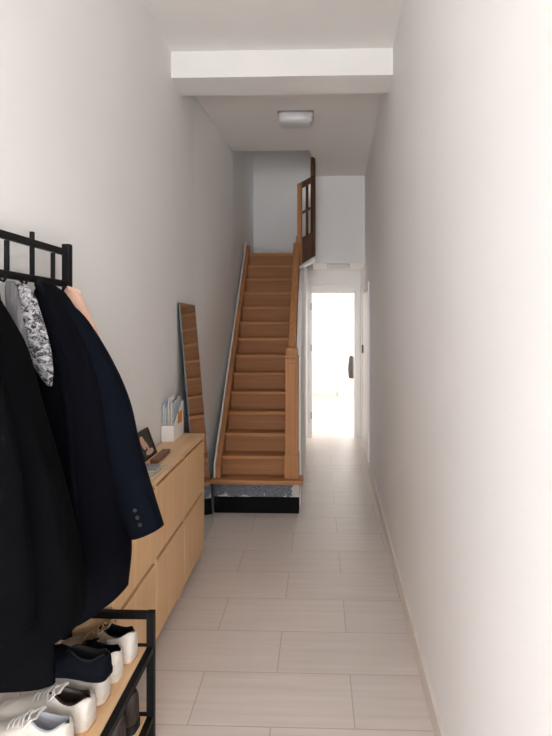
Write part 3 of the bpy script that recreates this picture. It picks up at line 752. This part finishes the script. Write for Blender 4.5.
# ------------------------------------------------------------------ shoes
WID = [(0, .40), (.02, .62), (.06, .76), (.14, .84), (.28, .82), (.42, .80), (.58, .93), (.72, 1.0), (.84, .93), (.92, .74), (.97, .50), (1.0, .24)]
def shoe(name, label, loc, rot, L=.272, W=.094, upper='white_leather', sole='white_rubber', lining='lining_beige', counter=None, lace='white_lace',
         collar=.088, sole_h=.030, outsole=None, high=0.0, roll=(0, 0), laces=True):
    g = thing(name, label, 'shoe', loc, rot, None)
    if roll != (0, 0): g.rotation_euler = (roll[0], roll[1], rot)
    HT = [(0, collar-.004+high), (.05, collar+high), (.16, collar-.012+high), (.28, collar-.010+high*.9), (.40, collar+.002+high*.5), (.48, collar-.006), (.60, .066), (.74, .054), (.88, .046), (.96, .036), (1.0, .028)]
    OP = [(0, 0), (.04, .30), (.08, .62), (.20, .74), (.30, .68), (.40, .45), (.47, .18), (.50, 0), (1, 0)]
    U = [0, .012, .03, .05, .08, .12, .16, .2, .25, .3, .35, .4, .44, .47, .5, .55, .6, .66, .72, .78, .84, .89, .93, .96, .985, 1.0]
    def w(u): return interp(WID, u)[0]*W/2
    def hh(u): return max(interp(HT, u)[0], .02)
    def op(u): return max(0, interp(OP, u)[0])*w(u)
    def zs(u): return sole_h + (.022-sole_h)*min(1, u*1.4) + (.012*max(0, (u-.85)/.15)**2)
    def bend(u): return .006*math.sin(u*PI*1.2)
    J = 8
    rings = []; lin_ = []
    for u in U:
        x = -u*L; a, o_, h_, z0 = w(u), op(u), hh(u), zs(u)-.004
        r_ = []
        for side in (1, -1):
            seq = []
            for j in range(J+1):
                t = j/J
                y = a + (o_-a)*t**2.4; z = z0 + (h_-z0)*math.sin(t*PI/2)**.9
                seq.append((x, side*y+bend(u), z))
            r_ += seq if side == 1 else seq[::-1]
        rings.append(r_)
    bm = bmesh.new()
    R = [[bm.verts.new(p) for p in r_] for r_ in rings]
    n = len(R[0])
    for A_, B_ in zip(R, R[1:]):
        for i in range(n-1):
            if i == J: continue            # throat stays open
            bm.faces.new((A_[i], A_[i+1], B_[i+1], B_[i]))
    bm.faces.new(R[0]); bm.faces.new(R[-1])
    bmesh.ops.remove_doubles(bm, verts=bm.verts, dist=.0004)
    obj('upper', bm, upper, g, True, 75)
    # lining: padded collar then down inside
    rings = []
    for u in [v for v in U if .03 <= v <= .47]:
        x = -u*L; o_, h_ = op(u), hh(u); zi = zs(u)+.010
        ring = []
        for y, z in ((o_+.004, h_-.006), (o_+.003, h_+.001), (o_-.001, h_+.003), (o_-.005, h_+.0), (o_-.006, h_*.7+zi*.3), (o_*.8, zi)):
            ring.append((x, max(y, .0005)+bend(u), z))
        for y, z in ((o_*.8, zi), (o_-.006, h_*.7+zi*.3), (o_-.005, h_+.0), (o_-.001, h_+.003), (o_+.003, h_+.001), (o_+.004, h_-.006)):
            ring.append((x, -max(y, .0005)+bend(u), z))
        rings.append(ring)
    bm = bmesh.new()
    R = [[bm.verts.new(p) for p in r_] for r_ in rings]
    for A_, B_ in zip(R, R[1:]):
        for i in range(11): bm.faces.new((A_[i], A_[i+1], B_[i+1], B_[i]))
    bm.faces.new(R[0]); bm.faces.new(R[-1])
    obj('lining', bm, lining, g, True, 75)
    # sole
    rings = []
    for u in U:
        x = -u*L*1.015+.002; a = w(u)*1.04+.001; z1 = zs(u); z0 = .014*max(0, (u-.72)/.28)**2
        rings.append([(x, a*f+bend(u), z) for f, z in ((1, z1-.002), (1.03, (z0+z1)/2), (1, z0+.002), (.94, z0), (0, z0), (-.94, z0), (-1, z0+.002), (-1.03, (z0+z1)/2), (-1, z1-.002), (-.9, z1+.001), (0, z1+.001), (.9, z1+.001))])
    so = obj('sole', loft(rings), sole, g, True, 60)
    if outsole:
        rings = []
        for u in U:
            x = -u*L*1.015+.0025; a = w(u)*1.05+.0015; z0 = .014*max(0, (u-.72)/.28)**2
            rings.append([(x, a*f+bend(u), z) for f, z in ((1.02, z0+.005), (1, z0-.0005), (-1, z0-.0005), (-1.02, z0+.005))])
        obj('outsole', loft(rings), outsole, so, True, 60)
    if counter:
        rings = []
        for u in [v for v in U if v <= .30]:
            x = -u*L + (.0025 if u < .02 else 0); a, o_, h_, z0 = w(u)+.0018, op(u), hh(u), zs(u)-.003
            top = .93 - .35*(u/.30)**1.5
            r_ = []
            for side in (1, -1):
                seq = []
                for j in range(7):
                    t = j/6*top
                    seq.append((x, side*(a+(o_+.0018-a)*t**2.4)+bend(u), z0+(h_-z0)*math.sin(t*PI/2)**.9))
                r_ += seq if side == 1 else seq[::-1]
            rings.append(r_)
        bm = bmesh.new(); R = [[bm.verts.new(p) for p in r_] for r_ in rings]
        for A_, B_ in zip(R, R[1:]):
            for i in range(len(A_)-1):
                if i == 6: continue
                bm.faces.new((A_[i], A_[i+1], B_[i+1], B_[i]))
        bm.faces.new(R[0])
        obj('heel_counter', bm, counter, g, True, 75)
    if laces:
        # tongue
        rings = []
        for i in range(7):
            t = i/6; u = .52-.20*t; z = .070 + (collar+.012-.070)*t + .004; hw = .016+.008*t
            rings.append([(-u*L, hw+bend(u), z-.003), (-u*L, 0+bend(u), z+.003), (-u*L, -hw+bend(u), z-.003), (-u*L+.003, -hw*.9+bend(u), z-.007), (-u*L+.003, bend(u), z-.002), (-u*L+.003, hw*.9+bend(u), z-.007)])
        obj('tongue', loft(rings), upper, g, True, 60)
        bm = bmesh.new()
        for i in range(5):
            u = .40+.055*i; h_ = hh(u)+.0035; hw = .022
            if u < .48: h_ += .004
            s_ = 1 if i % 2 else -1
            tube([(-u*L, -hw+bend(u), h_-.008), (-(u+.012)*L, -hw*.4+bend(u), h_), (-(u+.012)*L, hw*.4+bend(u), h_), (-u*L, hw+bend(u), h_-.008)], .0024, 6, bm)
        u = .40
        tube([(-u*L, .006, hh(u)+.006), (-u*L+.018, .024, hh(u)+.012), (-u*L+.004, .036, hh(u)-.004), (-u*L-.012, .018, hh(u)+.004)], .0022, 6, bm)
        tube([(-u*L, -.006, hh(u)+.006), (-u*L+.016, -.026, hh(u)+.010), (-u*L, -.038, hh(u)-.006), (-u*L-.014, -.016, hh(u)+.004)], .0022, 6, bm)
        obj('laces', bm, lace, g, True)
    return g

ZS = .3745
TW = -.12
shoe('trainer', 'taupe suede trainer with navy collar and white heel at the end of the shelf', (-.618, 1.842, ZS), TW, upper='taupe', lining='navy_suede', counter='white_leather', lace='gold_lace', collar=.098, outsole='gum')
shoe('trainer', 'navy suede trainer with white heel, second from the rack end', (-.632, 1.744, ZS), TW, upper='navy_suede', lining='navy_suede', counter='white_leather', lace='navy_suede', collar=.092)
shoe('trainer', 'white trainer with beige lining under the front of the navy slip-on', (-.634, 1.640, ZS), TW, lining='lining_beige', counter='white_leather', collar=.080, outsole='gum')
shoe('trainer', 'chunky white trainer with brown lining below the navy slip-on', (-.636, 1.532, ZS), TW, W=.098, lining='brown_leather', counter='white_leather', collar=.084, sole_h=.036, outsole='gum')
shoe('trainer', 'white lace-up trainer with grey lining nearest the bottom corner', (-.648, 1.425, ZS), TW, lining='lining_grey', collar=.088, outsole='gum')
shoe('slip_on_shoe', 'dark navy slip-on shoe lying on top of the white trainers', (-.610, 1.592, ZS+.102), TW-.02, L=.285, W=.092, upper='navy_suede', sole='navy_suede', lining='dark_lining', collar=.066, sole_h=.014, laces=False)
ZL = .1315
shoe('ankle_boot', 'dark brown leather boot on the lower shelf beside the end post', (-.612, 1.850, ZL), TW, upper='brown_leather', sole='dark_lining', lining='dark_lining', collar=.10, high=.03, laces=False)
shoe('ankle_boot', 'dark brown leather boot second from the post on the lower shelf', (-.618, 1.738, ZL), TW, upper='brown_leather', sole='dark_lining', lining='dark_lining', collar=.10, high=.03, laces=False)

# ------------------------------------------------------------------ light
def area(name, loc, rot, sx, sy, e, col, spread=None):
    l_ = bpy.data.lights.new(name, 'AREA'); l_.shape = 'RECTANGLE'; l_.size = sx; l_.size_y = sy; l_.energy = e; l_.color = col
    if spread: l_.spread = spread
    o_ = bpy.data.objects.new(name, l_); COL.objects.link(o_); o_.location = loc; o_.rotation_euler = rot
    return o_
area('entrance_daylight', (-.28, YF+.02, 1.05), (PI/2-.06, 0, 0), .9, 1.7, 150, (.895, .94, 1.0))
area('added_side_fill', (-.93, -1.05, 1.35), (0, -PI/2+.25, 0), 1.7, 1.0, 10, (.86, .925, 1.0))  # fill light for the added left window
area('added_hall_fill', (.335, -1.05, 1.1), (0, PI/2-.2, 0), 1.5, 1.0, 63, (.92, .95, 1.0))  # fill light for the added right window
area('added_far_fill', (2.38, 9.4, 1.45), (0, PI/2, 0), 2.0, 2.3, 88, (1.0, .98, .96))  # fill light for the added side window of the far room
area('far_end_daylight', ((WX0+WX1)/2, FY-.02, 1.5), (-PI/2, 0, 0), 1.0, 1.8, 16, (1.0, .97, .94))
area('upstairs_fill', (-.5, 6.5, 5.15), (0, 0, 0), 0.6, .6, .05, (1.0, .97, .94))  # weak fill added under the stairwell ceiling, no opening there

w = bpy.data.worlds.new('daylight'); SC.world = w; w.use_nodes = True
w.node_tree.nodes['Background'].inputs[0].default_value = (.93, .97, 1, 1)
w.node_tree.nodes['Background'].inputs[1].default_value = 3.0

# ------------------------------------------------------------------ camera
cam = bpy.data.cameras.new('camera'); co = bpy.data.objects.new('camera', cam); COL.objects.link(co)
F = 553.0; YAW = math.radians(1.9)
cam.sensor_fit = 'VERTICAL'; cam.sensor_height = 36.0; cam.sensor_width = 36.0*552/736; cam.lens = F*36/736
co.location = (0, 0, 1.5); co.rotation_euler = (PI/2, 0, YAW)
cam.shift_x = -(318-276-F*math.tan(YAW))/736
cam.shift_y = -(368-325)/736
cam.clip_start = .05; cam.clip_end = 100
SC.camera = co
vs = SC.view_settings
vs.view_transform = 'Standard'; vs.look = 'None'; vs.gamma = 1; vs.use_curve_mapping = False
vs.exposure = 0.07
SC.cycles.max_bounces = 14; SC.cycles.diffuse_bounces = 8; SC.cycles.use_denoising = True
